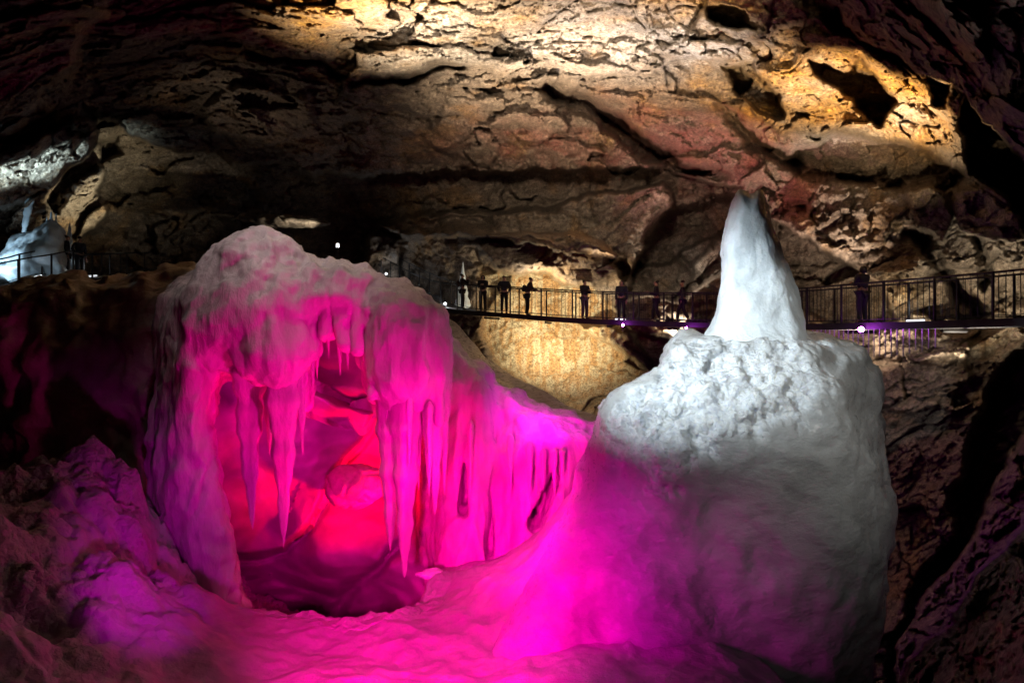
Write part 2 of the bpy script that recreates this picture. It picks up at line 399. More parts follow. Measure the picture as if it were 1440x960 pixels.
    rus = blob(760,205,170,45,1.)+blob(1010,210,70,50,1.1)+blob(1110,260,60,50,1.)+blob(1000,320,70,60,.7)+blob(880,190,90,60,.9)+blob(1250,540,60,60,.5)+blob(1180,30,80,40,.6)
    rus = np.clip(rus*(.9+nz), 0, 1)
    inb = 1-sstep(poly_sdf(wx, wy, [(672,372),(700,372),(770,385),(840,400),(870,470),(905,520),(900,590),(820,580),(720,530),(680,470)]), -8, 6)
    strk = np.clip(inb*.85+blob(1250,425,70,30,.35)+blob(1400,470,60,60,.25), 0, .9)
    strk = strk*(1-.45*sstep(Y, 505, 560)*inb)
    att = dict(ochre=och, pale=pale, russet=rus, streak=strk)
    quads = grid_quads(nx, ny)
    qx = X[quads].mean(1); qy = Y[quads].mean(1)
    lim = np.interp(qx, [-900, 0, 120, 300, 500, 930, 1060, 1200, 1355, 1440, 2300], [150, 165, 150, 222, 247, 238, 262, 215, 240, 330, 400])
    for nme, msk in (('ceiling', qy < lim), ('cave_wall', qy >= lim)):
        qq = quads[msk]; used = np.unique(qq); mp = np.zeros(len(v), np.int32); mp[used] = np.arange(len(used))
        me = np_mesh(nme, v[used], mp[qq], True, {k: a_[used] for k, a_ in att.items()})
        tag(obj(nme, me, ROCK), kind='structure')
build_rock()
def build_ledge():
    Fd = Field((-14.6, 30.2, 5.), (-8.4, 33.2, 7.4), .07); n1 = Fd.noise((.8, .8, 1.6), 3, 3.)
    Fd.add(Fd.sheet([(322,308),(340,299),(352,301),(400,302),(430,306),(463,311),(466,317),(440,322),(390,319),(345,314)], 31.8, .3, .9, warp=3, seed=3.)+n1*.1, 0)
    tag(Fd.build('rock_ledge', ROCK, None, lambda v, n: fbm(v*2, 4)*.08), kind='structure')
def build_rear():
    # the rest of the chamber, behind and below the viewpoint
    th = np.linspace(-math.pi, 0, 140); ph = np.linspace(-1.5, 1.5, 90)
    T, H = np.meshgrid(th, ph); T = T.ravel(); H = H.ravel()
    d = np.stack([np.cos(H)*np.cos(T), np.cos(H)*np.sin(T), np.sin(H)], 1)
    f, e = facets(d*5, 1.2, .6); r = 13+f*1.2+fbm(d*4, 4)*1.2
    v = d*r[:, None]*np.array([1.25, 1, .62]); v[:, 1] += 5.; 
    me = np_mesh('cave_wall', v, grid_quads(len(th), len(ph)), True, dict(ochre=T*0+.1, pale=T*0, russet=T*0, streak=T*0))
    tag(obj('rear_wall', me, ROCK), kind='structure')
build_rear()

# ------------------------------------------------------------------ ice: fields turned into surfaces
def surface_nets(Fv, org, h):
    nx, ny, nz = Fv.shape; S = Fv < 0
    cx, cy, cz = nx-1, ny-1, nz-1
    pos = np.zeros((cx, cy, cz, 3), np.float32); cnt = np.zeros((cx, cy, cz), np.int8)
    def sl(a, i, j, k): return a[i:i+cx, j:j+cy, k:k+cz]
    for ax in range(3):
        o = [0, 0, 0]; o[ax] = 1
        others = [k for k in range(3) if k != ax]
        for a in (0, 1):
            for b in (0, 1):
                s = [0, 0, 0]; s[others[0]] = a; s[others[1]] = b; e = [s[k]+o[k] for k in range(3)]
                f0 = sl(Fv, *s); f1 = sl(Fv, *e); cr = sl(S, *s) != sl(S, *e)
                t = np.where(cr, f0/np.where(cr, f0-f1, 1), 0)
                cnt += cr
                pos[..., ax] += np.where(cr, t, 0)
                for k in others:
                    if s[k]: pos[..., k] += cr
    act = cnt > 0; idx = np.full(act.shape, -1, np.int32); ii = np.argwhere(act); idx[act] = np.arange(len(ii))
    v = (ii + pos[act]/cnt[act][:, None])*h + np.array(org, np.float32)
    quads = []
    for ax in range(3):
        o1, o2 = [(1, 2), (2, 0), (0, 1)][ax]
        A = [slice(0, n) for n in (nx, ny, nz)]; B = list(A)
        A[ax] = slice(0, (nx, ny, nz)[ax]-1); B[ax] = slice(1, (nx, ny, nz)[ax])
        cr = S[tuple(A)] != S[tuple(B)]
        w = np.argwhere(cr); m = (w[:, o1] > 0) & (w[:, o2] > 0) & (w[:, o1] < (cx, cy, cz)[o1]) & (w[:, o2] < (cx, cy, cz)[o2]); w = w[m]
        if not len(w): continue
        sgn = S[tuple(w.T)]
        def c(a, b):
            u = w.copy(); u[:, o1] -= a; u[:, o2] -= b; return idx[tuple(u.T)]
        q = np.stack([c(1, 1), c(0, 1), c(0, 0), c(1, 0)], 1)
        q[~sgn] = q[~sgn][:, ::-1]; quads.append(q)
    q = np.concatenate(quads); q = q[(q >= 0).all(1)]
    return v, q
class Field:
    def __init__(s, lo, hi, h):
        s.h = h; s.lo = np.array(lo, np.float32)
        ax = [np.arange(lo[k], hi[k]+h, h, dtype=np.float32) for k in range(3)]
        s.x, s.y, s.z = np.meshgrid(*ax, indexing='ij'); s.shape = s.x.shape
        s.F = np.full(s.shape, 9., np.float32)
        s.px = 720+F*s.x/s.y; s.py = 480-F*s.z/s.y
    def P(s): return np.stack([s.x.ravel(), s.y.ravel(), s.z.ravel()], 1)
    def noise(s, scale, octv=3, off=0., coarse=2):
        # evaluated on a coarser lattice, then spread: cheap and smooth
        cx = s.x[::coarse, ::coarse, ::coarse]; sh = cx.shape
        p = np.stack([cx.ravel(), s.y[::coarse, ::coarse, ::coarse].ravel(), s.z[::coarse, ::coarse, ::coarse].ravel()], 1)*np.array(scale, np.float32)+off
        n = fbm(p, octv).reshape(sh)
        for k in range(3):
            L = s.shape[k]; t = np.arange(L)/coarse; i = np.minimum(t.astype(int), n.shape[k]-1); j = np.minimum(i+1, n.shape[k]-1); f = (t-i).astype(np.float32)
            sp = [1, 1, 1]; sp[k] = L; f = f.reshape(sp)
            n = np.take(n, i, k)*(1-f)+np.take(n, j, k)*f
        return n
    def add(s, G, k=.15):
        if k <= 0: s.F = np.minimum(s.F, G)
        else:
            hh = np.clip(.5+.5*(s.F-G)/k, 0, 1); s.F = s.F*(1-hh)+G*hh-k*hh*(1-hh)
    def cut(s, G, k=.1):
        G = -G; hh = np.clip(.5-.5*(s.F-G)/k, 0, 1); s.F = s.F*(1-hh)+G*hh+k*hh*(1-hh)
    def sheet(s, poly, yc, R, Ry, warp=0., seed=0.):
        """an outline blown up into a rounded body at distance yc"""
        y0 = float(np.mean(yc)) if hasattr(yc, 'mean') else yc
        pl = np.array(poly); x0, y0_, x1, y1 = pl[:, 0].min()-90, pl[:, 1].min()-90, pl[:, 0].max()+90, pl[:, 1].max()+90
        st = 2.; gx = np.arange(x0, x1, st); gy = np.arange(y0_, y1, st); GX, GY = np.meshgrid(gx, gy, indexing='ij')
        if warp:
            q = np.stack([GX.ravel()/28, GY.ravel()/28, GX.ravel()*0+seed], 1)
            wxx = GX+fbm(q, 4).reshape(GX.shape)*warp; wyy = GY+fbm(q+31, 4).reshape(GX.shape)*warp
        else: wxx, wyy = GX, GY
        D2 = poly_sdf(wxx, wyy, poly).astype(np.float32)*(y0/F)
        u = np.clip((s.px-x0)/st, 0, len(gx)-1.001); w = np.clip((s.py-y0_)/st, 0, len(gy)-1.001)
        i = u.astype(np.int32); j = w.astype(np.int32); fu = u-i; fw = w-j
        d = -(D2[i, j]*(1-fu)*(1-fw)+D2[i+1, j]*fu*(1-fw)+D2[i, j+1]*(1-fu)*fw+D2[i+1, j+1]*fu*fw)
        over = np.maximum(np.maximum(x0-s.px, s.px-x1), np.maximum(y0_-s.py, s.py-y1)); d = d-np.maximum(over, 0)*(y0/F)
        return np.sqrt(np.maximum(R-d, 0)**2+((s.y-yc)*(R/Ry))**2)-R
    def cap(s, a, b, ra, rb, sy=1.):
        a = np.array(a, np.float32); b = np.array(b, np.float32); e = b-a
        X, Y, Z = s.x-a[0], s.y-a[1], s.z-a[2]
        t = np.clip((X*e[0]+Y*e[1]+Z*e[2])/float(e@e), 0, 1)
        return np.sqrt((X-t*e[0])**2+((Y-t*e[1])/sy)**2+(Z-t*e[2])**2)-(ra+(rb-ra)*t)
    def ell(s, c, r):
        r = np.array(r, np.float32); k = np.sqrt(((s.x-c[0])/r[0])**2+((s.y-c[1])/r[1])**2+((s.z-c[2])/r[2])**2)
        return (k-1)*float(r.min())
    def build(s, name, mat, parent=None, disp=None, loc=(0, 0, 0), att=None):
        v, q = surface_nets(s.F, s.lo, s.h)
        n = normals(v, q)
        for _ in range(1): n = normals(v, q)
        if disp is not None: v = v+n*disp(v, n)[:, None]
        at = {'froth': att(v)} if att else None
        v = v-np.array(loc, np.float32)
        return obj(name, np_mesh(name, v, q, True, at), mat, parent)
def px_of(v): return 720+F*v[:, 0]/v[:, 1], 480-F*v[:, 2]/v[:, 1]
def icicle(name, top, length, r, mat, parent, lean=(0, 0), seg=14, n=26, seed=0, sq=.8, base=(0, 0, 0), tip=.08):
    rr = random.Random(seed); v = []; f = []
    ph = [rr.uniform(0, 6.28) for _ in range(4)]; pw = rr.uniform(.7, 1.1)
    for k in range(n+1):
        t = k/n; R = r*((1-t)**pw*(1-tip)+tip*(1-t)**.3)*(1+.10*math.sin(t*23+ph[0])+.07*math.sin(t*51+ph[1]))*min(1, .15+(t*9)**.6)
        cx = top[0]+lean[0]*t+.03*math.sin(t*5+ph[2])*length*.1; cy = top[1]+lean[1]*t; cz = top[2]-length*t
        for j in range(seg):
            a = 2*math.pi*j/seg; q = R*(1+.16*math.sin(3*a+ph[3]+t*2)+.09*math.sin(5*a+ph[1]))
            v.append((cx+q*math.cos(a)-base[0], cy+q*sq*math.sin(a)-base[1], cz-base[2]))
    for k in range(n):
        for j in range(seg):
            a0 = k*seg+j; a1 = k*seg+(j+1) % seg; f.append((a0, a0+seg, a1+seg, a1))
    f.append(tuple(range(seg)))
    f.append(tuple(reversed(range(n*seg, n*seg+seg))))
    me = bpy.data.meshes.new(name); me.from_pydata(v, [], f); me.polygons.foreach_set('use_smooth', [True]*len(f)); me.update()
    return obj(name, me, mat, parent)

build_ledge()
# ---- tower of ice on the right
def build_tower():
    root = empty('ice_tower', P(1050, 960, 9.5)); base = tuple(root.location)
    tag(root, 'huge white ice tower with frothy crust and tall pale spire on top', 'ice tower')
    Fd = Field((-1.3, 6.4, -7.2), (6.2, 12.4, .55), .04)
    out = [(845,608),(852,585),(870,562),(895,545),(922,540),(936,522),(940,490),(955,477),(985,476),(1010,480),(1050,466),(1100,470),(1140,462),(1165,468),(1190,482),(1215,490),(1228,515),(1242,548),(1238,580),(1246,640),(1258,700),(1260,740),(1248,800),(1238,850),(1232,900),(1222,1000),(1215,1400),(760,1400),(790,1000),(812,900),(822,800),(825,700),(832,640)]
    n1 = Fd.noise((.55, .55, .4), 3, 3.); 
    b = Fd.sheet(out, 9.8, 1.5, 1.9, warp=5, seed=2.)
    Fd.add(b+n1*.16, 0)
    Fd.add(Fd.ell(P(905, 590, 8.9), (.62, .6, .5))+n1*.08, .3)          # left shoulder lobe
    Fd.add(Fd.ell(P(965, 520, 9.3), (.33, .4, .6)), .15)
    Fd.add(Fd.ell(P(1010, 600, 8.8), (1.3, .9, .85))+n1*.12, .45)
    Fd.add(Fd.ell(P(1100, 760, 8.9), (1.3, 1.0, 2.2))+n1*.15, .5)
    Fd.add(Fd.cap(P(920, 680, 9.5), P(745, 960, 8.1), .78, .6)+n1*.12, .7)
    Fd.add(Fd.cap(P(1000, 760, 9.0), P(900, 1000, 7.9), .7, .7)+n1*.12, .6)
    Fd.add(Fd.ell(P(1062, 498, 8.95), (.78, .5, .26)), .25); Fd.add(Fd.ell(P(1010, 500, 8.8), (.4, .35, .2)), .2)
    Fd.cut(Fd.cap(P(985, 508, 8.1), P(1105, 492, 8.2), .10, .12), .2)    # shelf groove under the spire
    def fr(v):
        px, py = px_of(v)
        px = px+fbm(v*2.5, 4)*30; py = py+fbm(v*2.5+9, 4)*30
        return (1-sstep(poly_sdf(px, py, [(862,560),(925,545),(975,480),(1130,468),(1160,540),(1140,590),(1060,610),(1000,640),(930,680),(895,640),(860,620)]), -22, 14))*(v[:, 1] < 10.5)
    def disp(v, n):
        m = fr(v)
        f1, f2, h, o = worley(v*6.); g1, g2, _, _ = worley(v*13+4)
        froth = (.5-f1)*.10+(.5-g1)*.07+fbm(v*2.5, 4)*.10
        ed = fbm(v*1.2, 3)*.06+fbm(v*5, 3)*.012
        st = ridged(v@np.array([[.8, 0, .5], [0, 1, 0], [-.6, 0, .85]])*np.array([.8, .8, 3]), 3)*.012
        return froth*m+ed+st*(1-m)
    Fd.build('body', ICE_TOWER, root, disp, base, fr)
    S = Field((1.9, 8.2, -.4), (4.9, 10.4, 2.6), .022)
    sp = [(982,500),(999,470),(1009,430),(1012,390),(1015,350),(1020,312),(1029,290),(1034,272),(1040,266),(1046,268),(1053,275),(1060,272),(1066,264),(1073,270),(1078,288),(1084,312),(1096,340),(1108,372),(1122,410),(1130,440),(1132,470),(1126,500)]
    n1 = S.noise((1., 1., .7), 3, 8.)
    S.add(S.sheet(sp, 9.35, .24, .5, warp=2, seed=5.)+n1*.04, 0)
    S.add(S.cap(P(1048, 480, 9.1), P(1058, 330, 9.2), .27, .15)+n1*.05, .25)
    S.add(S.ell(P(1055, 508, 9.1), (.72, .6, .32)), .45)
    S.build('spire', ICE_WHITE, root, lambda v, n: fbm(v*4, 3)*.014+fbm(v*np.array([7, 7, 2]), 2)*.008, base)
build_tower()

# ---- great ice canopy with its legs, on the left
def build_canopy():
    root = empty('ice_canopy', P(300, 860, 10.5)); base = tuple(root.location)
    tag(root, 'broad pink ice dome on one thick leg, icicles hanging over the dark pit', 'ice formation')
    Fd = Field((-6.6, 9.2, -4.7), (-.7, 13.4, 2.2), .045)
    n1 = Fd.noise((.7, .7, .5), 3, 1.); flu = Fd.noise((3.2, 2.2, .28), 2, 4.)
    dome = [(232,420),(262,392),(290,372),(312,342),(340,328),(375,321),(398,328),(414,345),(430,358),(447,366),(476,370),(512,379),(545,391),(580,406),(608,423),(625,442),(630,470),(628,540),(615,575),(560,575),(524,560),(516,520),(500,482),(470,462),(446,470),(436,520),(430,560),(405,575),(380,545),(350,535),(318,528),(302,540),(294,580),(240,600),(228,520),(222,460)]
    Fd.add(Fd.sheet(dome, 11.6, .9, 1.25, warp=4, seed=1.)+n1*.12+flu*.06, 0)
    leg = [(238,480),(224,540),(215,610),(218,690),(232,770),(255,830),(300,880),(352,885),(338,820),(322,760),(310,690),(299,610),(294,550),(300,480)]
    Fd.add(Fd.sheet(leg, 10.9, .55, .7, warp=3, seed=3.)+flu*.05+n1*.05, .35)
    Fd.add(Fd.ell(P(350, 440, 10.8), (1.05, .75, .75))+n1*.15+flu*.05, .3)       # left swelling of the dome
    Fd.add(Fd.ell(P(385, 500, 10.5), (.55, .45, .5))+flu*.06, .25)
    Fd.add(Fd.ell(P(575, 500, 10.9), (.62, .55, .95))+flu*.05, .35)               # right hanging bulge
    Fd.add(Fd.ell(P(350, 372, 11.2), (.75, .7, .5))+n1*.15, .3)
    # fluted folds right of the groove
    for k, (x0, y0, x1, y1, r) in enumerate([(440,380,434,500,.14),(462,395,458,470,.10),(484,392,486,485,.12),(505,400,504,490,.10),(428,440,424,540,.13),(412,455,416,560,.12),(534,420,526,560,.12),(615,470,618,590,.14)]):
        Fd.add(Fd.cap(P(x0, y0, 10.75), P(x1, y1, 10.7), r, r*.55), .12)
    Fd.cut(Fd.cap(P(415, 372, 10.15), P(414, 435, 10.0), .10, .14, 3.), .12)       # the deep groove
    Fd.cut(Fd.cap(P(468, 420, 10.2), P(452, 470, 10.1), .06, .13, 2.), .12)
    def disp(v, n):
        px, py = px_of(v)
        rim = sstep(v[:, 2], .3, 1.2)
        f1, _, _, _ = worley(v*3.2)
        low = 1-sstep(v[:, 2], .2, 1.3); vw = v+np.stack([fbm(v*.9, 2)]*3, 1)*.3
        return fbm(v*np.array([2.2, 2.2, 1.]), 3)*.06+fbm(v*np.array([9, 7, 1.6]), 3)*.02+(.5-f1)*.06*rim+fbm(v*5, 3)*.025*rim+ridged(vw*np.array([2.6, 1.6, .28]), 3)*.06*low
    Fd.build('dome', ICE, root, disp, base)
    IC = [ # px, top py, bottom py, width px, depth
      (350,525,745,42,10.5),(397,500,770,48,10.3),(408,560,680,20,10.3),(379,540,640,18,10.8),(427,480,600,14,10.35),(438,470,560,10,10.3),(421,520,640,12,10.3),(412,500,620,12,10.25),
      (548,560,775,34,10.6),(570,560,812,40,10.4),(587,560,690,16,10.6),(597,560,672,12,10.4),(610,560,724,24,10.5),(575,565,660,14,10.2),(604,585,700,10,10.2),(622,520,700,22,10.8),
      (458,450,487,16,10.5),(486,455,500,14,10.5),(504,460,520,14,10.6),(470,455,478,9,10.5),(447,470,520,12,10.5),(332,520,560,14,10.9),(540,560,640,14,10.8),(556,560,700,16,10.9)]
    IC += [(random.choice([random.uniform(535, 625), random.uniform(370, 440), random.uniform(440, 520)]),) for _ in range(20)]
    IC = [c if len(c) > 1 else (c[0], 565 if c[0] > 530 else 530 if c[0] < 440 else 462, (565 if c[0] > 530 else 530 if c[0] < 440 else 462)+random.uniform(20, 75), random.uniform(6, 12), 10.5+random.uniform(-.1, .2)) for c in IC]
    for k, (x, a, b, w, Y) in enumerate(IC):
        Y += .28; a -= 22; t = P(x, a, Y); L = (b-a)/F*Y
        icicle('icicle', t, L, w/2/F*Y*1.2, ICE, root, lean=((random.uniform(-2, 5))/F*Y, 0), seed=k, base=base, n=int(18+L*14), seg=16)
build_canopy()

# ---- stained ridge of ice reaching from the canopy to the far left
def build_ridge():
    Fd = Field((-12.5, 11.2, -4.5), (-4.9, 16, 2.), .07)
    n1 = Fd.noise((.6, .6, .5), 4, 6.)
    pl = [(-80,415),(0,408),(60,402),(120,396),(170,388),(205,376),(240,372),(270,378),(290,400),(300,520),(300,900),(-80,900)]
    Fd.add(Fd.sheet(pl, 13.6, 1.4, 1.6, warp=6, seed=4.)+n1*.3, 0)
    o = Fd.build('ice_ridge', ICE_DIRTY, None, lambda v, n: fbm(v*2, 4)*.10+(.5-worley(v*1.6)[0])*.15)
    tag(o, 'dark brown stained ridge of ice reaching from the pink dome to the left edge', 'ice ridge')
build_ridge()

# ---- frozen fall of columns between canopy and tower
def build_fall():
    root = empty('frozen_waterfall', P(690, 780, 12)); base = tuple(root.location)
    tag(root, 'purple lit frozen waterfall of tall fluted columns between the pink dome and white tower', 'frozen waterfall')
    Fd = Field((-2.2, 10.6, -5.2), (2.7, 15.2, .6), .045)
    n1 = Fd.noise((.8, .8, .5), 3, 2.); flu = Fd.noise((2.6, 2., .25), 2, 9.)
    pl = [(600,470),(632,466),(660,500),(690,518),(720,545),(765,572),(815,590),(870,604),(880,640),(870,760),(800,860),(600,860),(590,760)]
    Fd.add(Fd.sheet(pl, 13.6, .8, 1.2, warp=4, seed=7.)+flu*.12+n1*.1, 0)
    for k, (x0, y0, x1, y1, r, Y) in enumerate([(648,505,640,800,.17,12.4),(672,535,672,800,.25,12.2),(702,600,700,800,.2,12.5),(728,600,722,800,.22,12.4),(655,620,650,810,.14,12.),(752,610,742,780,.18,12.2),(775,625,765,700,.12,12.),(800,620,770,760,.25,11.9),(690,560,690,790,.12,12.6),(632,620,628,810,.2,12.2)]):
        Fd.add(Fd.cap(P(x0, y0+25, Y+.55), P(x1, y1, Y-.2), r, r*1.15, 1.5)+flu*.07, .22)
    Fd.add(Fd.ell(P(770, 625, 12.6), (1.2, .8, .5))+n1*.2, .3)                    # rounded lip the columns hang from
    Fd.cut(Fd.cap(P(653, 655, 12.1), P(651, 715, 12.1), .06, .11, 9.), .05)
    Fd.cut(Fd.cap(P(780, 672, 11.8), P(752, 738, 11.9), .09, .15, 8.), .06)
    Fd.cut(Fd.cap(P(691, 690, 12.), P(689, 780, 12.), .05, .08, 8.), .05)
    Fd.build('column_wall', ICE, root, lambda v, n: fbm(v*np.array([3, 3, 1.]), 3)*.05+fbm(v*np.array([9, 9, 1.5]), 2)*.02, base)
    for k, (x, a, b, w, Y) in enumerate([(780,640,700,12,11.7),(764,640,690,10,11.7),(790,640,680,9,11.6),(745,630,700,12,11.8),(662,600,690,10,11.9),(718,620,700,12,12.)]):
        icicle('icicle', P(x, a-10, Y), (b-a+10)/F*Y, w/2/F*Y, ICE, root, seed=60+k, base=base)
build_fall()

# ---- hollow behind the canopy
def build_grotto():
    ax = np.arange(190, 800, 2.2); ay = np.arange(420, 930, 2.2); X, Y = np.meshgrid(ax, ay); X = X.ravel(); Y = Y.ravel()
    ctrl = [(190,420,13.2),(400,420,13.),(600,430,13.3),(800,450,14.5),(190,600,13.4),(330,600,14.),(450,540,13.6),(530,520,13.4),(450,640,14.6),(540,700,15.2),(640,640,14.8),(760,640,14.5),
            (350,700,14.4),(400,760,14.8),(330,800,14.8),(450,800,14.),(540,790,13.6),(620,790,13.2),(350,860,16),(450,860,16.5),(540,850,15),(450,900,15),(560,900,13.),(700,900,12),(190,900,12)]
    D = tps(ctrl, X, Y, .002)
    q = np.stack([X/70, Y/70, X*0+3], 1); wx = X+fbm(q, 3)*6; wy = Y+fbm(q+9, 3)*6
    s = poly_sdf(wx, wy, [(190,430),(532,578),(520,610),(490,650),(468,690),(440,740),(400,778),(330,792),(190,800)])
    D = D-1.0*(1-sstep(s, -14, 3))+.35*np.exp(-((s+2)/5)**2)
    s2 = poly_sdf(wx, wy, [(335,700),(360,672),(420,655),(450,668),(430,730),(400,770),(335,780)]); D = D+.25*(1-sstep(s2, -40, 10))
    s3 = line_dist(wx, wy, [(560,770),(530,800),(490,830),(480,850)]); D = D+.7*np.exp(-(s3/9)**2)
    D = D-.35*np.exp(-(line_dist(wx, wy, [(330,560),(420,545),(500,555)])/16)**2)+.25*np.exp(-(line_dist(wx, wy, [(420,640),(480,600),(530,540)])/12)**2)
    p0 = np.stack([(X-720)/F*D, D, (480-Y)/F*D], 1)
    D = D+fbm(p0*np.array([.8, .8, 1.3]), 2)*.22+fbm(p0*2, 2)*.04
    v = np.stack([(X-720)/F*D, D, (480-Y)/F*D], 1)
    qd = grid_quads(len(ax), len(ay)); ps = poly_sdf(X, Y, [(190,440),(240,430),(560,440),(600,480),(612,560),(700,640),(860,680),(800,930),(190,930)]); qd = qd[(ps[qd] < 0).all(1)]; o = obj('ice_wall', np_mesh('ice_wall', v, qd), ICE_PIT)
    md = o.modifiers.new('thick', 'SOLIDIFY'); md.thickness = .5; md.offset = -1
    tag(o, 'smooth folded ice wall at the back of the pit, red below and magenta above', 'ice wall')
    # round boulder seen through the opening
    Fd = Field((-4.6, 12.1, -4.2), (-2.2, 14.2, -2.), .04); c = P(500, 684, 13.)
    n1 = Fd.noise((1.5, 1.5, 1.5), 3, 5.)
    Fd.add(Fd.ell(c, (.62, .5, .46))+n1*.08, 0)
    def d(v, n):
        f, e = facets(v*1.6, .3, .1); return -.06*np.exp(-(e/.05)**2)+f*.02+fbm(v*3, 3)*.04
    o = Fd.build('boulder', ROCK_RED, None, d)
    tag(o, 'rounded red lit boulder wedged in the ice wall behind the icicles', 'boulder')
ICE_PIT = ice_material('pit_ice', col=(.48, .44, .48), bump=.25, rough=.5, sss=.3, scale=.1)
ROCK_RED = flat_mat('wet_stone', (.55, .42, .36), .5)
build_grotto()

# ---- ice floor
def gz(x, y):
    ctrl = [P(*t) for t in [(850,640,10.6),(870,700,9.6),(800,700,10.8),(750,765,10.8),(690,790,11.3),(600,812,11.2),(570,850,10.2),(350,868,9.6),(450,872,9.4),(540,868,9.6),(650,900,8.6),(800,860,8.6),(880,900,7.9),
        (700,960,7.2),(500,960,7.4),(400,960,7.4),(330,900,8.2),(300,850,9.2),(230,800,9.6),(200,700,9.6),(90,650,9.2),(60,740,8.),(150,800,7.8),(250,900,7.4),(200,960,6.6),(60,900,6.4),(0,700,9),(-80,760,7.),(0,960,5.6),
        (820,960,6.9),(950,960,6.9),(1100,960,7.6),(1200,1060,8.0),(720,1200,4.6),(400,1200,4.6),(1000,1200,5.),(100,1200,4.2),(1300,1100,7.)]]
    ctrl += [(-9, 3, -3.6), (0, 2, -4.2), (7, 3, -4.6), (8, 9, -7.4), (6, 9, -6.4), (9, 14, -8), (0, 12.5, -4.2), (-4, 12, -6.), (-9, 12, -3.), (4, 13, -5.5)]
    return tps(ctrl, x, y, .004, s=3.)
def build_floor():
    ax = np.concatenate([np.arange(-12, -6.6, .1), np.arange(-6.6, 3.4, .03), np.arange(3.4, 9.5, .1)]); ay = np.concatenate([np.arange(1.5, 5.6, .1), np.arange(5.6, 12.2, .03), np.arange(12.2, 15, .1)])
    X, Y = np.meshgrid(ax, ay); X = X.ravel(); Y = Y.ravel(); Z = gz(X, Y)
    v = np.stack([X, Y, Z], 1)
    px, py = px_of(v)
    # drop into the pit
    pit = poly_sdf(X+fbm(v*2, 3)*.12, Y+fbm(v*2+9, 3)*.12, [(-4.15, 9.75), (-3.4, 9.45), (-2.9, 9.5), (-2.3, 9.35), (-1.75, 9.6), (-1.45, 10.2), (-1.3, 11.2), (-1.6, 13.6), (-4.6, 13.6), (-4.5, 11)])
    left = 1-sstep(X, -5.2, -3.4)
    vw = v+np.stack([fbm(v*1.3+k, 3) for k in (1, 5, 9)], 1)*.25; lump = (.4-worley(vw*1.2)[0]**2)*.6+(.4-worley(vw*2.8+2)[0]**2)*.25+(.4-worley(vw*6.5+2)[0]**2)*.08+fbm(v*2, 5)*.14
    rim = np.exp(-(np.clip(pit, 0, 9)/.35)**2)*(fbm(v*2.2+7, 4)*.12+.06)
    gen = fbm(v*.8, 3)*.10+ridged(v*np.array([1.3, 1.3, 1])+3, 3)*.035+fbm(v*4, 3)*.02
    Z = Z+left*lump*(Y > 4)+(1-left)*gen+rim*(pit > -.05)-3.2*sstep(-pit, -.02, .55)
    v = np.stack([X, Y, Z], 1)
    fro = np.clip(left*.45*(fbm(v*.9+4, 3)+.7)+.3*(pit < .4), 0, 1)
    tag(obj('ground', np_mesh('ground', v, grid_quads(len(ax), len(ay)), True, {'froth': fro}), SNOW), kind='structure')
build_floor()

# ---- grey bank of old ice running behind
def build_bank():
    pa = [(430,395,33),(540,398,31),(600,430,29),(640,452,27),(680,500,25),(720,530,23.5),(780,562,22),(850,588,20.5),(930,612,19.5),(1000,640,19)]
    pb = [(430,470,17),(540,490,17),(628,478,16.5),(650,500,16.5),(690,525,16.3),(740,562,16.2),(790,586,16),(850,606,16),(930,640,16),(1000,700,16)]
    n = 220; m = 60; v = []
    ta = np.linspace(0, 1, n)
    def cv(p):
        p = np.array(p, float); u = np.linspace(0, 1, len(p)); return np.stack([np.interp(ta, u, p[:, k]) for k in range(3)], 1)
    A, B = cv(pa), cv(pb)
    for _ in range(6):
        for q in (A, B): q[1:-1] = (q[:-2]+2*q[1:-1]+q[2:])/4
    for j in range(m):
        t = j/(m-1); M = A*(1-t)+B*t; Yv = M[:, 2]; px = M[:, 0]; py = M[:, 1]
        pts = np.stack([(px-720)/F*Yv, Yv, (480-py)/F*Yv], 1); pts[:, 2] -= .9*math.sin(math.pi*t)*.6; v.append(pts)
    # the bank falls away behind the near ice
    last = v[-1].copy(); last[:, 2] -= 4; v.append(last)
    v = np.concatenate(v); v[:, 2] += fbm(v*np.array([.5, .5, .5]), 3)*.12
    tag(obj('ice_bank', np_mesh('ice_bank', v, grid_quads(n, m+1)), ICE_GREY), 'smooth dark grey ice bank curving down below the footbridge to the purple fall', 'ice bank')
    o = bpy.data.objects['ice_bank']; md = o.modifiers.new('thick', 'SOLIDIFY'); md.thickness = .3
build_bank()

# ---- small ice pieces
def ice_lump(name, c, r, label, cat, mat, h=.02, amp=.05):
    Fd = Field([c[k]-r[k]*1.5 for k in range(3)], [c[k]+r[k]*1.5 for k in range(3)], h)
    Fd.add(Fd.ell(c, r), 0)
    o = Fd.build(name, mat, None, lambda v, n: fbm(v*5, 3)*amp); tag(o, label, cat); return o
ice_lump('ice_chunk', P(604, 806, 10.9), (.24, .16, .07), 'small bright pink ice chunk lying on the slope below the icicles', 'ice chunk', ICE_WHITE)

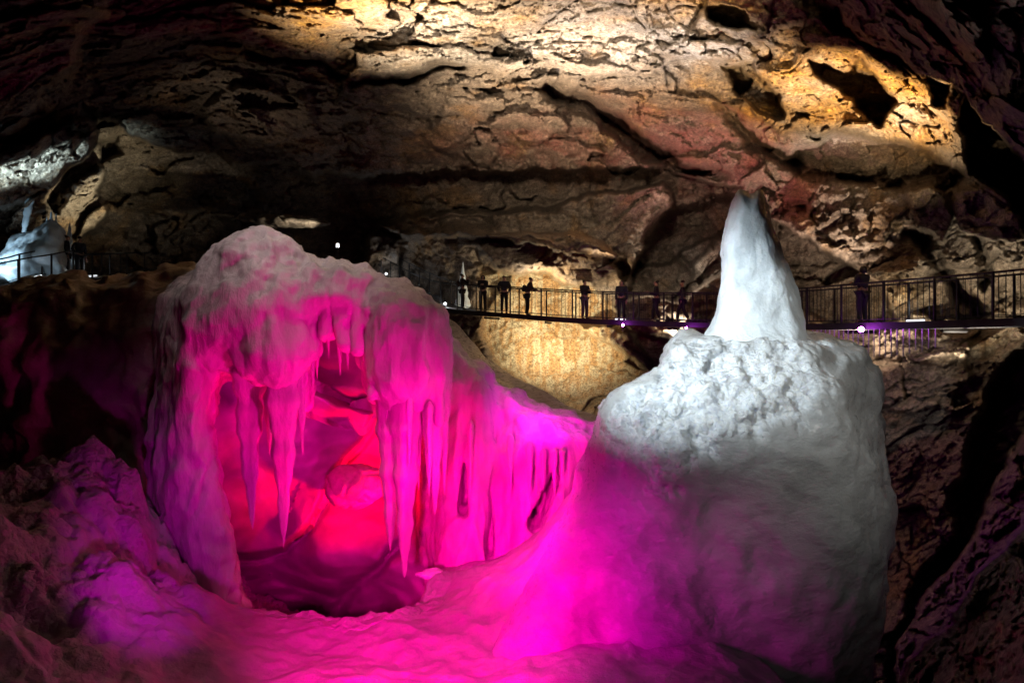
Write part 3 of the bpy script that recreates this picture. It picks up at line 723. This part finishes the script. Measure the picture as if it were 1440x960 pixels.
# ---- far left formations
def build_far_left():
    root = empty('ice_dome', P(60, 390, 26)); base = tuple(root.location)
    tag(root, 'distant pale blue ice dome with small spikes on top beside the left railing', 'ice dome')
    Fd = Field((-24, 24, 1.2), (-16.4, 29, 5.8), .1)
    pl = [(-60,400),(-30,372),(0,358),(20,338),(45,326),(66,312),(80,314),(92,330),(100,350),(104,400)]
    n1 = Fd.noise((.7, .7, .5), 3, 2.)
    Fd.add(Fd.sheet(pl, 26.5, 1., 1.6, warp=3)+n1*.2, 0)
    Fd.build('mound', ICE_BLUE, root, lambda v, n: fbm(v*1.5, 3)*.12, base)
    for k, (x, a, b, w) in enumerate([(72,296,322,8),(79,299,322,6),(66,304,322,6),(98,312,345,9),(90,320,345,10)]):
        icicle('spike', P(x, b, 26.2), -(b-a)/F*26.2, w/2/F*26.2, ICE_BLUE, root, seed=80+k, base=base)
    o = icicle('ice_column', P(43, 276, 26.5), 1.9, .17, ICE_BLUE, None, lean=(-.35, 0), seed=91, tip=.6, base=P(38, 335, 26.5)); o.location = P(38, 335, 26.5)
    tag(o, 'thin pale ice column leaning beside the far blue dome', 'ice column')
    o = icicle('ice_spike', P(651, 436, 34), -2.6, .42, ICE_WHITE, None, seed=95, base=P(651, 436, 34), tip=.05); o.location = P(651, 436, 34)
    tag(o, 'pointed white ice spike standing behind the leftmost bridge walker', 'ice spike')
build_far_left()

# ------------------------------------------------------------------ footbridge
def smooth_path(pts, n):
    P_ = np.array(pts, float); u = np.linspace(0, 1, len(P_)); t = np.linspace(0, 1, 400)
    Q = np.stack([np.interp(t, u, P_[:, k]) for k in range(P_.shape[1])], 1)
    for _ in range(260): Q[1:-1] = (Q[:-2]+2*Q[1:-1]+Q[2:])/4
    L = np.concatenate([[0], np.cumsum(np.linalg.norm(np.diff(Q, axis=0), axis=1))])
    s = np.linspace(0, L[-1], n); return np.stack([np.interp(s, L, Q[:, k]) for k in range(P_.shape[1])], 1)
def side(Q, off):
    T = np.gradient(Q, axis=0); T[:, 2] = 0; T /= np.linalg.norm(T, axis=1, keepdims=True)
    return Q+np.stack([-T[:, 1], T[:, 0], T[:, 2]*0], 1)*off
def ribbon(mb, A, B, t):
    n0 = len(mb.v)
    for a, b in zip(A, B):
        mb.v += [tuple(a), tuple(b), (b[0], b[1], b[2]-t), (a[0], a[1], a[2]-t)]
    for k in range(len(A)-1):
        i = n0+4*k
        for j in range(4): mb.f.append((i+j, i+(j+1) % 4, i+4+(j+1) % 4, i+4+j))
    mb.f += [(n0, n0+1, n0+2, n0+3), (n0+4*(len(A)-1)+3, n0+4*(len(A)-1)+2, n0+4*(len(A)-1)+1, n0+4*(len(A)-1))]
def walkway(name, pts, label, width=1.25, rail=1.2, post_d=1.35, bar_d=.16, beam=.2, low_bars=None):
    Q = smooth_path([P(*p) for p in pts], 160)
    base = tuple(Q[80]); root = empty(name, base); tag(root, label, 'footbridge')
    sh = lambda q: q-np.array(base)
    L = np.concatenate([[0], np.cumsum(np.linalg.norm(np.diff(Q, axis=0), axis=1))]); tot = L[-1]
    at = lambda R, s: np.array([np.interp(s, L, R[:, k]) for k in range(3)])
    A, B = side(Q, -width/2), side(Q, width/2)
    m = MB(); ribbon(m, sh(A), sh(B), .05); m.build('deck', PLANK, root)
    for S, nm in ((A, 'front'), (B, 'back')):
        m = MB(); m2 = side(Q, (-1 if nm == 'front' else 1)*(width/2+.06)); m1 = side(Q, (-1 if nm == 'front' else 1)*(width/2+.0))
        up = np.array([0, 0, .03]); a, b = (m1, m2) if nm == 'back' else (m2, m1)
        ribbon(m, sh(a+up), sh(b+up), beam); m.build('side_beam', STEEL, root)
        S2 = side(Q, (-1 if nm == 'front' else 1)*(width/2-.04))
        rl = MB(); rl.tube([tuple(sh(p)+np.array([0, 0, rail])) for p in S2], .028, 6)
        rl.tube([tuple(sh(p)+np.array([0, 0, .12])) for p in S2], .014, 4)
        hr = rl.build('railing', STEEL, root)
        if bar_d < 1:
            mb = MB()
            for s in np.arange(.1, tot, bar_d):
                p = sh(at(S2, s)); mb.tube([tuple(p+[0, 0, .1]), tuple(p+[0, 0, rail])], .0075, 4, False)
            mb.build('baluster_panel', STEEL, hr)
        for s in np.arange(.3, tot, post_d):
            p = sh(at(S2, s)); mp = MB(); mp.tube([tuple(p+[0, 0, -.1]), tuple(p+[0, 0, rail+.03])], .034, 6); mp.build('post', STEEL, hr)
    # cross beams under the deck
    for s in np.arange(.5, tot, 2.7):
        a, b = sh(at(A, s)), sh(at(B, s)); a[2] -= .24; b[2] -= .24
        MB().tube([tuple(a), tuple(b)], .05, 5).build('cross_beam', STEEL, root)
    return root, Q
bridge, BQ = walkway('footbridge', BR, 'long dark steel footbridge with barred railings crossing the cave behind the ice tower')
LB = [(-120,438,20),(-20,412,22),(40,398,23.5),(78,388,25),(100,393,26),(150,388,28.5),(200,384,31)]
left_bridge, LQ = walkway('walkway', LB, 'short stepped walkway with dark railing at the far left edge below blue ice', rail=1.0, post_d=1.3, bar_d=5., beam=.14)
left_bridge['category'] = 'walkway'
# lower guard of hanging bars below the deck on the right
def hanging_bars():
    m = MB(); base = np.array(bridge.location); px = 720+F*BQ[:, 0]/BQ[:, 1]
    S = side(BQ, -.66)
    sel = [k for k in range(len(BQ)) if 1165 < px[k] < 1345]
    Q = S[sel]; L = np.concatenate([[0], np.cumsum(np.linalg.norm(np.diff(Q, axis=0), axis=1))])
    top = []
    for s in np.arange(0, L[-1], .17):
        p = np.array([np.interp(s, L, Q[:, k]) for k in range(3)])-base; d = .5+.35*math.sin(s/L[-1]*3.1)+random.uniform(-.05, .05)
        m.tube([tuple(p+[0, 0, -.16]), tuple(p+[0, 0, -.16-d])], .016, 4)
    m.build('hanging_bars', STEEL_PALE, bridge)
hanging_bars()


# ------------------------------------------------------------------ people
CLOTH = [flat_mat('dark_cloth', c, .85) for c in ((.012, .012, .015), (.018, .016, .022), (.03, .012, .014), (.012, .016, .028))]
TROUS = [flat_mat('trouser_cloth', c, .9) for c in ((.015, .015, .018), (.10, .08, .11), (.02, .024, .04))]
SKIN = flat_mat('skin', (.35, .2, .15), .5); BOOT = flat_mat('boot_leather', (.02, .015, .012), .6)
def skinned(name, V, E, Rr, mat, parent, root=0, sub=1):
    me = bpy.data.meshes.new(name); me.from_pydata(V, E, [])
    o = bpy.data.objects.new(name, me); C.objects.link(o)
    md = o.modifiers.new('s', 'SKIN'); md.use_smooth_shade = True
    for k, r in enumerate(Rr): me.skin_vertices[0].data[k].radius = (r, r) if not hasattr(r, '__len__') else r
    me.skin_vertices[0].data[root].use_root = True
    o.modifiers.new('u', 'SUBSURF').levels = sub
    bpy.context.view_layer.update()
    ev = bpy.data.meshes.new_from_object(o.evaluated_get(bpy.context.evaluated_depsgraph_get()))
    o.modifiers.clear(); o.data = ev; ev.materials.clear(); ev.materials.append(mat)
    ev.polygons.foreach_set('use_smooth', [True]*len(ev.polygons)); o.parent = parent
    return o
def person(loc, face, label, hands=((.22, .06, .82), (-.22, .06, .82)), stride=0., lean=0., h=1.75, cl=0, tr=0, hood=False, pack=False, group=None, hat=False):
    """face: heading in degrees (0 looks away from the viewpoint); hands: wrist targets, own right side first"""
    root = empty('person', loc, math.radians(face)); root.scale = (h/1.75,)*3
    tag(root, label, 'person', group)
    ly = lambda z: lean*(z-.95)
    def arm(s, w):
        sh = Vector((s*.185, ly(1.42), 1.42)); wv = Vector(w); d = wv-sh; Lm = .56
        if d.length > Lm*.985: d = d.normalized()*Lm*.985; wv = sh+d
        mid = sh+d/2; out = Vector((s*.5, -.8, -.35)); out -= d.normalized()*out.dot(d.normalized()); out.normalize()
        el = mid+out*math.sqrt(max(.0, (Lm/2)**2-(d.length/2)**2)); return sh, el, wv
    V = [(0, 0, .96), (0, ly(1.15), 1.15), (0, ly(1.36), 1.36), (0, ly(1.5), 1.49), (0, ly(1.6)+.015, 1.6), (0, ly(1.7)+.005, 1.69), (0, ly(1.6)+.115, 1.585)]
    E = [(0, 1), (1, 2), (2, 3), (3, 4), (4, 5), (4, 6)]; Rr = [.14, .12, .14, .052, .092, .075, .014]
    JV, JE, JR = [V[0], V[1], V[2], (0, ly(1.46), 1.46)], [(0, 1), (1, 2), (2, 3)], [(.17, .14), (.155, .13), (.165, .135), .085]
    for s, wst in ((1, hands[0]), (-1, hands[1])):
        sh, el, wv = arm(s, wst); n = len(V); d = (wv-el).normalized()
        V += [tuple(sh), tuple(el), tuple(wv), tuple(wv+d*.07)]; E += [(2, n), (n, n+1), (n+1, n+2), (n+2, n+3)]; Rr += [.06, .042, .028, .03]
        k = len(JV); JV += [tuple(sh), tuple(el), tuple(wv-d*.02)]; JE += [(2, k), (k, k+1), (k+1, k+2)]; JR += [.085, .062, .05]
        sd = d.cross(Vector((0, 1, .01))).normalized()
        for f in range(5):
            o = (f-1.5)*.019; n2 = len(V); ln = (.07, .08, .075, .06, .05)[f]
            if f == 4: b = wv+d*.03+sd*.035; V += [tuple(b), tuple(b+d*ln*.8+sd*.02)]
            else: b = wv+d*.09+sd*o; V += [tuple(b), tuple(b+d*ln+Vector((0, .02, -.01)))]
            E += [(n+3, n2), (n2, n2+1)]; Rr += [.0095, .008]
    LV, LE, LR = [(0, 0, .97)], [], [(.155, .13)]
    feet = []
    for s in (1, -1):
        fy = s*stride; n = len(V)
        hp = Vector((s*.09, 0, .9)); an = Vector((s*.11, fy, .09+abs(min(fy, 0))*.2)); kn = (hp+an)/2+Vector((0, .03+abs(fy)*.18, .02))
        V += [tuple(hp), tuple(kn), tuple(an), (an.x, an.y+.12, an.z-.05)]; E += [(0, n), (n, n+1), (n+1, n+2), (n+2, n+3)]; Rr += [.085, .058, .04, .035]
        k = len(LV); LV += [tuple(hp), tuple(kn), tuple(an+Vector((0, 0, .02)))]; LE += [(0, k), (k, k+1), (k+1, k+2)]; LR += [.105, .078, .066]
        feet.append(an)
    skinned('body', V, E, Rr, SKIN, root)
    skinned('jacket', JV, JE, JR, CLOTH[cl], root)
    skinned('trousers', LV, LE, LR, TROUS[tr], root)
    for an in feet:
        skinned('boot', [(an.x, an.y-.05, an.z-.04), (an.x, an.y+.06, an.z-.045), (an.x, an.y+.16, an.z-.055), (an.x, an.y-.01, an.z+.06)], [(0, 1), (1, 2), (0, 3)], [.05, .05, .036, .052], BOOT, root)
    hz = ly(1.62)
    if hood: skinned('hood', [(0, hz-.05, 1.47), (0, hz-.03, 1.60), (0, hz-.01, 1.72)], [(0, 1), (1, 2)], [.10, .118, .075], CLOTH[cl], root)
    elif hat: skinned('wool_hat', [(0, hz-.005, 1.66), (0, hz-.01, 1.72), (0, hz-.015, 1.79)], [(0, 1), (1, 2)], [.104, .09, .03], CLOTH[(cl+1) % 4], root)
    else: skinned('hair', [(0, hz-.045, 1.58), (0, hz-.03, 1.66), (0, hz-.0, 1.71)], [(0, 1), (1, 2)], [.075, .096, .075], BOOT, root)
    if pack: skinned('backpack', [(0, ly(1.1)-.2, 1.05), (0, ly(1.25)-.23, 1.22), (0, ly(1.4)-.2, 1.40)], [(0, 1), (1, 2)], [(.15, .10), (.16, .12), (.12, .08)], CLOTH[(cl+2) % 4], root)
    return root
def on_deck(Q, px, off=0.):
    S = side(Q, off); k = 720+F*S[:, 0]/S[:, 1]; o = np.argsort(k); return tuple(np.interp(px, k[o], S[o, a]) for a in range(3))
G = 'visitors standing on the footbridge'
dn = ((.22, .05, .86), (-.22, .05, .86)); face_h = ((.08, .26, 1.45), (-.08, .26, 1.45)); hold = ((.07, .30, 1.22), (-.07, .30, 1.22)); hips = ((.2, .02, 1.0), (-.2, .02, 1.0)); rail_h = ((.12, .48, 1.12), (-.12, .46, 1.12))
for px_, off, face, lab, kw in [
  (650, .1, -70, 'leftmost person on the footbridge, in front of the white ice spike, hands raised', dict(hands=face_h, cl=0, pack=True)),
  (679, .1, 175, 'second person from the left on the footbridge, hands held at the chest', dict(hands=hold, cl=0, hood=True)),
  (709, .1, 180, 'person standing square with hands on hips before the orange rock wall', dict(hands=hips, cl=3)),
  (741, .1, -80, 'person with a backpack leaning forward with hands reaching for the rail', dict(hands=rail_h, cl=2, lean=.28, pack=True)),
  (822, -.1, -150, 'person in dark jacket and lighter trousers just left of the darkest rock gap', dict(hands=hold, cl=1, tr=1)),
  (874, .2, 160, 'hooded person with a wide coat above the magenta lamp', dict(hands=dn, cl=3, hood=True, h=1.8)),
  (923, .1, 75, 'person walking left of the pair nearest the ice spire, holding something at the chest', dict(hands=hold, cl=0, stride=.14, h=1.8)),
  (960, .1, 70, 'walking person with legs apart, nearest on the left to the ice spire', dict(hands=dn, cl=1, stride=.24, hat=True)),
  (1213, -.1, 20, 'lone dark person standing on the footbridge right of the ice tower above the violet lamp', dict(hands=hold, cl=0, h=1.82, hood=True))]:
    person(on_deck(BQ, px_, off), face, lab, group=G, **kw)
person(on_deck(LQ, 94, 0), -60, 'person in a long dark coat at the left walkway beside the blue dome', hands=dn, cl=0, group='visitors on the left walkway', h=1.78)
person(on_deck(LQ, 112, .1), -120, 'person just right of the other visitor on the left walkway, one hand on the rail', hands=((.3, .3, 1.05), (-.22, .05, .86)), cl=3, group='visitors on the left walkway', hat=True)

# ------------------------------------------------------------------ lamps
LENS = {}
def lens_mat(col, s):
    k = (col, s)
    if k not in LENS: LENS[k] = flat_mat('lit_lens', (.8, .8, .8), .3, 0, col, s)
    return LENS[k]
def lamp_fixture(loc, d, col, s, label, group, r=.07, name='floodlight'):
    root = empty(name, loc); tag(root, label, 'floodlight', group)
    t = Vector(d).normalized()
    MB().tube([tuple(-t*.16), tuple(-t*.12), tuple(-t*.01)], [r*.5, r*1.1, r*1.25], 12).build('housing', STEEL, root, True)
    MB().tube([tuple(t*0), tuple(t*.03)], [r*1.1, r*.9], 12).build('lens', lens_mat(col, s), root, True)
    MB().tube([(0, 0, -.02), (0, 0, -.22)], .018, 5).build('bracket', STEEL, root)
    return root
def spot(pos, tgt, power, col, ang=60, blend=.8, rad=.15, name='spot'):
    l = bpy.data.lights.new(name, 'SPOT'); l.energy = power; l.color = col; l.spot_size = math.radians(ang); l.spot_blend = blend; l.shadow_soft_size = rad
    o = bpy.data.objects.new(name, l); C.objects.link(o); o.location = pos
    o.rotation_euler = (Vector(tgt)-Vector(pos)).to_track_quat('-Z', 'Y').to_euler(); return o
def point(pos, power, col, rad=.1, name='point_light'):
    l = bpy.data.lights.new(name, 'POINT'); l.energy = power; l.color = col; l.shadow_soft_size = rad
    o = bpy.data.objects.new(name, l); C.objects.link(o); o.location = pos; return o
exec_lights = True
MAG = (1., .0, .36); PNK = (1., .0, .28); RED = (1., .0, .03); VIO = (.75, .0, 1.); WHT = (1., .93, .85); COOL = (.80, .92, 1.); WARM = (1., .80, .55)
def lights():
    # roof
    spot((-2.8, 14.3, 1.0), P(575, 10, 16), 19000, (1, .84, .60), 62, 1., .12)
    spot((-2.3, 15.4, 4.6), P(560, 20, 16), 1800, (1, .93, .8), 60, 1., .08)
    spot((0, 2.5, 4.2), P(820, 60, 19), 19000, (1, .84, .64), 46, 1., .5)  # unseen fill lamp near the viewpoint, added to soften the ceiling cracks
    spot((.5, 19.5, 3.4), P(780, 130, 22), 8500, (1, .80, .56), 96, 1., .12)
    spot((7.2, 14.2, 1.2), P(1200, 110, 19), 15000, (1, .78, .48), 66, 1., .1)
    spot((2.5, 17.0, 1.5), P(900, 50, 18), 9500, (1, .88, .78), 75, 1., .12)
    spot((5., 23., 2.), P(1010, 220, 27), 2600, (1, .40, .42), 80, 1., .2)
    # back wall and the rocks round the bridge
    spot(P(760, 500, 29.4), P(790, 430, 33.5), 3000, (1, .86, .60), 140, 1., .1)
    spot(P(790, 540, 27.5), P(790, 540, 31), 600, (1, .86, .6), 130, 1., .1)
    spot(P(740, 425, 29.8), P(800, 350, 31), 900, (1, .88, .66), 130, 1., .1)
    spot(P(820, 420, 22.5), P(885, 310, 27), 2600, (1, .88, .70), 44, 1., .1)
    spot(P(905, 335, 28), P(950, 410, 31), 1500, (1, .88, .72), 90, 1., .1)
    spot(P(950, 474, 27.9), P(950, 375, 31), 900, (1, .88, .72), 120, 1., .1)
    spot(P(1180, 478, 20.6), P(1250, 390, 23), 1700, (1, .86, .64), 150, 1., .1)
    spot(P(1345, 530, 16.8), P(1360, 310, 20), 2600, (1, .90, .70), 92, 1., .1)
    spot(P(1150, 450, 23.8), P(1150, 290, 26), 2600, (1, .80, .64), 110, 1., .1)
    spot(P(1300, 500, 17.4), P(1310, 530, 20), 90, (1, .8, .6), 120, 1., .1)
    # far left
    spot(P(-120, 380, 17), P(25, 240, 21), 8500, (.72, .97, 1), 27, 1., .1)
    spot(P(-60, 390, 24), P(60, 350, 26.5), 550, (.7, .88, 1), 70, 1., .1)
    spot(P(190, 350, 29), P(110, 250, 31), 1300, (1, .9, .6), 90, 1., .1)
    spot(P(480, 330, 29.5), P(405, 311, 31.5), 1300, (1, .93, .75), 36, 1., .05)
    spot(P(250, 330, 22), P(340, 150, 24), 260, (1, .8, .6), 80, 1., .12)
    # tower, from the upper left; weaker from the right
    spot((-2.6, 4.2, 2.3), P(985, 480, 9.2), 4700, (.84, .94, 1), 34, 1., .08)
    spot((6.0, 2.5, 3.5), P(1120, 570, 9.), 680, (1, .97, .9), 36, 1., .3)  # unseen fill added to brighten the right half of the tower
    spot((5.6, 13.5, .9), P(1080, 400, 9.3), 420, (1, .9, .7), 60, 1., .15)
    point((6.3, 12.1, -2.0), 40, VIO, .1)  # unseen rim light added behind the tower, standing in for the bridge lamps
    spot((1.2, .4, 2.6), P(1080, 640, 8.5), 300, (1, .95, .95), 34, 1., .4)  # unseen weak fill added from the front
    # coloured floods
    spot((.5, 7.0, -2.7), P(450, 540, 11.5), 1500, MAG, 58, 1., .12)
    spot((-1.3, 4.0, -1.9), P(620, 850, 9.), 4300, (1, 0, .33), 66, 1., .15)
    spot((-.6, 8.0, -2.2), P(780, 730, 11.), 1300, (1, 0, .36), 78, 1., .4)
    spot((-1., 3.4, -1.2), P(470, 500, 11.5), 520, (1, 0, .30), 42, 1., 1.)  # unseen frontal lamp added to soften the magenta edge on the dome
    spot((-2.4, 10.6, -3.5), P(380, 560, 12.5), 55, (.75, 0, .55), 100, 1., .1)
    spot(P(575, 770, 12.0), P(490, 660, 14.), 2600, RED, 80, 1., .1)
    spot(P(600, 770, 11.5), P(600, 480, 11.4), 420, (1, 0, .15), 100, 1., .1)
    spot(P(420, 700, 11.6), P(400, 450, 11.), 420, (1, 0, .12), 100, 1., .1)
    spot(P(450, 810, 10.1), P(388, 500, 10.7), 300, (1, 0, .14), 56, 1., .15)
    spot((.6, 11.4, -.9), P(770, 600, 13.5), 220, (.9, .0, .65), 120, 1., .1)
    spot((-3.0, 5.6, -2.6), P(230, 760, 9.4), 330, (.8, 0, .62), 50, 1., .12)
    spot((-2.2, 5., -2.0), P(890, 820, 8.7), 1100, (.95, 0, .55), 46, 1., .5)  # unseen glancing lamp added to carry dim magenta onto the tower
    # weak room light on the domes
    spot((-4., 9.0, 6.2), P(420, 370, 11.4), 620, (1, .82, .76), 52, 1., .8)
    # lamps one can see, and glowing strips added for the lit treads
    G2 = 'violet floodlights under the footbridge'
    for px_, py_, off, lab, pw, r in ((876, 457, -.8, 'small violet lamp under the footbridge below the hooded person', 18, .05), (965, 461, -.8, 'small violet lamp under the footbridge left of the ice spire', 14, .04), (1211, 463, -.8, 'bright violet floodlight under the footbridge right of the ice tower', 26, .075)):
        q = on_deck(BQ, px_, off); Yq = q[1]; p = P(px_, py_, Yq); d = (Vector((0, 0, 0))-Vector(p)).normalized()
        lamp_fixture(p, d, (.75, .12, 1.), 60, lab, G2, r)
        point(tuple(Vector(p)+d*.25), pw, (.62, .05, 1.), .06)
    G3 = 'white lamps along the far end of the footbridge'
    for px_, py_, Y_, lab in ((543, 385, 37.5, 'white path lamp at the far left end of the footbridge, highest of its row'), (561, 402, 35.6, 'white path lamp second from the top at the far end'), (584, 419, 33.6, 'white path lamp third from the top at the far end'), (626, 427, 31.4, 'white path lamp on the footbridge left of the leftmost person')):
        lamp_fixture(P(px_, py_, Y_), (-.1, -1, -.1), (.9, .95, 1), 3, lab, G3, .07, 'path_lamp')
        point(P(px_, py_, Y_-.4), 25, (.85, .92, 1), .08)
    r = empty('lamp_post', P(473, 372, 30)); tag(r, 'thin lamp post with a small white head behind the dome', 'lamp post')
    MB().tube([(0, 0, -.8), (.06, 0, .85)], .03, 6).build('pole', STEEL, r)
    MB().tube([(.06, 0, .82), (.06, 0, .98)], [.07, .06], 10).build('lamp_head', lens_mat((.95, .97, 1), 5), r, True)
    for a, b, Q_, off, lab in ((1275, 1300, BQ, .45, 'long white strip light on the footbridge deck at the right'), (865, 880, BQ, .3, 'short bluish strip light at the feet of the hooded person'), (-20, 18, LQ, -.2, 'glowing white strip added for the lit treads of the lowest left walkway steps'), (32, 58, LQ, .3, 'glowing white strip added for a lit tread halfway up the left walkway'), (118, 136, LQ, -.2, 'glowing white strip added for a lit tread right of the two left visitors')):  # left walkway strips are added glow standing in for lit treads
        p0, p1 = Vector(on_deck(Q_, a, off)), Vector(on_deck(Q_, b, off)); up = Vector((0, 0, .08)); bs = (p0+p1)/2
        rt = empty('glow_strip', bs); tag(rt, lab, 'strip light')
        MB().tube([tuple(p0-bs+up), tuple(p1-bs+up)], .035, 6).build('tube', lens_mat((.9, .95, 1), 1.2), rt)
        MB().tube([tuple(p0-bs+up*.3), tuple(p1-bs+up*.3)], .03, 4).build('housing', STEEL, rt)
        point(tuple(bs+Vector((0, 0, .5))), 5, (.9, .95, 1), .1)
lights()

# ------------------------------------------------------------------ camera, world
cam = bpy.data.cameras.new('camera'); co = bpy.data.objects.new('camera', cam); C.objects.link(co)
cam.sensor_width = 36; cam.lens = 36*F/1440; co.rotation_euler = (math.pi/2, 0, 0); cam.clip_end = 500; cam.clip_start = .05
SC.camera = co
w = bpy.data.worlds.new('World'); SC.world = w; w.use_nodes = True
bg = w.node_tree.nodes['Background']; bg.inputs[0].default_value = (.02, .02, .025, 1); bg.inputs[1].default_value = .0
SC.view_settings.view_transform = 'Standard'; SC.view_settings.look = 'None'; SC.view_settings.gamma = 1; SC.view_settings.exposure = 0
SC.cycles.use_denoising = True; SC.cycles.use_adaptive_sampling = True; SC.cycles.adaptive_threshold = .025
SC.cycles.max_bounces = 5; SC.cycles.diffuse_bounces = 3; SC.cycles.sample_clamp_indirect = 4
